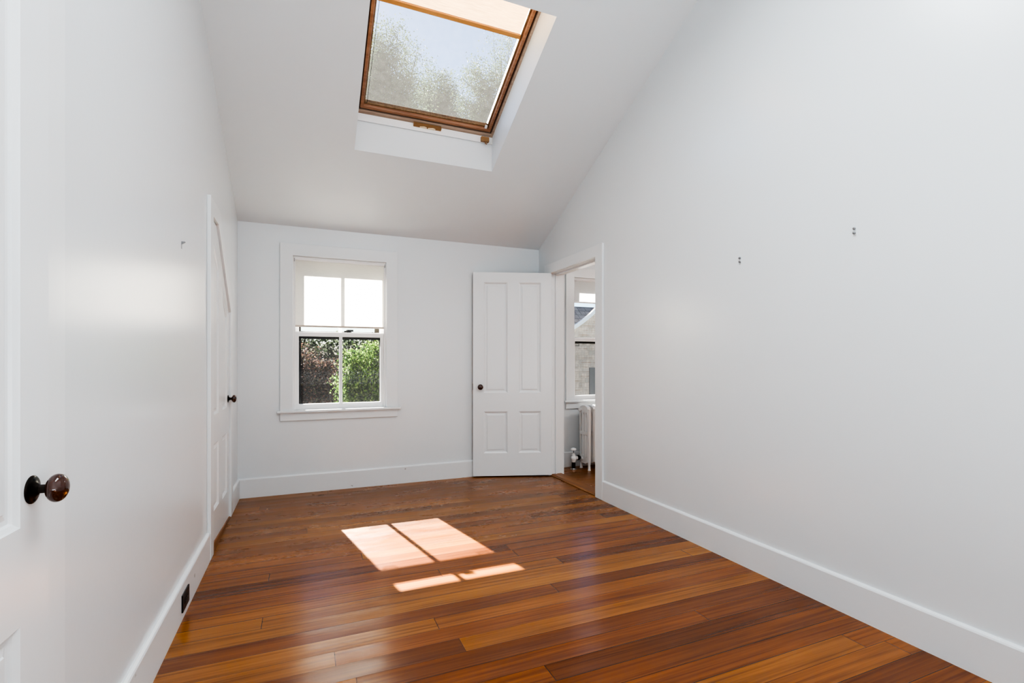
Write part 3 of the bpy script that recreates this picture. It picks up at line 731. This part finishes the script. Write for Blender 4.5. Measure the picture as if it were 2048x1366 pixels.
# trees behind the far wall window
tree('copper_tree', (-0.6, 13.5, GZ), (-0.5, 13.5, 0.0), (1.75, 1.4, 1.75), 220, 430, 0.027, 0.14, M['leaf_red'], 21, 'dark copper leaved tree in the left pane of the far window')
tree('green_tree', (1.55, 11.5, GZ), (1.62, 11.5, 0.46), (1.0, 0.8, 1.25), 150, 300, 0.031, 0.12, M['leaf_green'], 22, 'bright green tree in the right pane of the far window', tr=0.07)
hd = empty('hedge', (2.0, 21, GZ)); tag(hd, 'dark green hedge row behind the trees outside the far window', 'hedge')
rng = np.random.default_rng(31); nh = 52000
hp = np.stack([rng.uniform(-7.0, 9.0, nh), 21+rng.uniform(-0.8, 0.8, nh), GZ+(5.35+0.25*np.sin(rng.uniform(0, 6, nh)))*rng.random(nh)**0.7], 1)
leaf_mesh('foliage', hp, 0.07, M['leaf_dark'], hd, 33)
MB().box(-7.0, 9.0, 21.3, 21.6, GZ, GZ+4.7).build('branches', M['bark'], hd)

# grey house low behind the green tree
gh = empty('grey_house', (2.6, 16.4, GZ)); tag(gh, 'grey green house corner low behind the bright green tree', 'house')
MB().box(1.35, 4.2, 16.0, 17.5, GZ, 0.62).build('wall', M['clap'], gh)
MB().prism([(15.7, 0.60), (17.8, 0.60), (16.75, 1.05)], 1.25, 4.3, lambda p, q, a: Vector((a, p, q))).build('roof', M['slate'], gh)
for (wa, wb) in ((1.92, 2.34),):
    f = MB().plate(rect(wa-0.05, wb+0.05, -0.62, 0.05), [rect(wa, wb, -0.57, 0.0)], 15.95, 16.0, TY).build('window', M['housetrim'], gh)
    MB().box(wa, wb, 15.985, 15.995, -0.57, 0.0).build('pane', M['darkglass'], f)

# shingled neighbour house seen through the next room's window
HY = 13.0
nh_ = empty('shingled_house', (9.5, HY, GZ)); tag(nh_, 'weathered shingle house with slate roof outside the next room window', 'house')
rk = []
for i in range(15):
    t = i/14; rk.append((6.2 + 2.15*t, 1.80 + 0.02*t + 0.98*t**2.0))
pk = rk[-1]
wall = [(6.2, GZ), (13.0, GZ), (13.0, pk[1]-1.2), (9.6, pk[1]+1.2)] + list(reversed(rk))
MB().plate(wall, [], HY, HY+0.2, TY).build('wall', M['shingle'], nh_)
tr_ = [(x, z+0.06) for x, z in rk] + [(9.6, pk[1]+1.3), (9.6, pk[1]+1.16)] + [(x+0.02, z-0.05) for x, z in reversed(rk)]
MB().plate(tr_, [], HY-0.10, HY, TY).build('rake_trim', M['housetrim'], nh_)
MB().add([(4.5, HY+0.2, 1.2), (13.5, HY+0.2, 1.2), (13.5, HY+2.6, 3.12), (4.5, HY+2.6, 3.12)], [(0, 1, 2, 3)]).add([(4.5, HY+0.2, GZ), (6.4, HY+0.2, GZ), (6.4, HY+0.2, 1.25), (4.5, HY+0.2, 1.25)], [(0, 1, 2, 3)]).build('roof', M['slate'], nh_)
MB().box(8.03, 8.75, HY-0.05, HY, 0.02, 0.94).build('shutter', M['shutter'], nh_, bevel=0.01)

# ------------------------------------------------------------------ light
w = bpy.data.worlds.new('sky'); S.world = w; w.use_nodes = True
n = w.node_tree; n.nodes.clear()
wo = N(n, 'ShaderNodeOutputWorld'); bg = N(n, 'ShaderNodeBackground'); L(n, bg.outputs[0], wo.inputs[0])
sk_ = N(n, 'ShaderNodeTexSky'); sk_.sky_type = 'NISHITA'; sk_.sun_disc = False
SD = Vector((0.2, -1.0, -0.65)).normalized()      # direction the sunlight travels
sk_.sun_elevation = math.asin(-SD.z); sk_.sun_rotation = math.atan2(-SD.x, -SD.y)
sk_.air_density = 1.0; sk_.dust_density = 0.15; sk_.ozone_density = 3.0
L(n, sk_.outputs[0], bg.inputs[0]); bg.inputs[1].default_value = 0.17
def light(name, typ, loc, direction, energy, col=(1, 1, 1), **kw):
    l = bpy.data.lights.new(name, typ); l.energy = energy; l.color = col
    for k, v in kw.items(): setattr(l, k, v)
    o = bpy.data.objects.new(name, l); COL.objects.link(o); o.location = loc
    o.rotation_euler = Vector(direction).to_track_quat('-Z', 'Y').to_euler(); return o
light('sun', 'SUN', (-3, 20, 14), SD, 62.0, (1.0, 0.95, 0.87), angle=R(0.53))
light('back_fill', 'AREA', (0.9, -2.5, 1.9), (0, 1, 0.05), 3, (0.93, 0.975, 1.0), shape='RECTANGLE', size=2.2, size_y=1.8)  # added fill lamp; the back wall has no window here
light('ridge_fill', 'AREA', (0.87, 0.9, 3.5), (0, -0.25, -1), 36, (0.92, 0.97, 1.0), shape='RECTANGLE', size=0.8, size_y=1.8)  # added fill for walls and floor, no fixture under the ridge
light('ceiling_fill', 'AREA', (0.87, -1.3, 0.8), (0, 0.2, 1), 42, (0.84, 0.945, 1.0), shape='RECTANGLE', size=2.2, size_y=1.2)  # added fill that brightens the ceiling from behind the camera
light('next_room_fill', 'AREA', (3.9, 2.8, 2.42), (-0.1, 0.3, -1), 28, (1.0, 0.99, 0.97), shape='RECTANGLE', size=1.2, size_y=1.2)  # added fill lamp to brighten the next room

# ------------------------------------------------------------------ camera
cam = bpy.data.cameras.new('camera'); co = bpy.data.objects.new('camera', cam); COL.objects.link(co)
cam.sensor_fit = 'HORIZONTAL'; cam.sensor_width = 36.0; cam.lens = 985.2/2048*36.0
cam.shift_y = (722.6-683.0)/2048; cam.clip_start = 0.02; cam.clip_end = 300
co.location = (0, 0, 1.13); co.rotation_euler = (R(90), 0, -0.3984)
S.camera = co

S.view_settings.view_transform = 'AgX'
S.view_settings.look = 'AgX - Very High Contrast'
S.view_settings.exposure = 0.43
cy = S.cycles
cy.max_bounces = 8; cy.diffuse_bounces = 4; cy.glossy_bounces = 3; cy.transmission_bounces = 6; cy.transparent_max_bounces = 16
cy.sample_clamp_indirect = 6.0
cy.use_denoising = True; cy.adaptive_threshold = 0.02
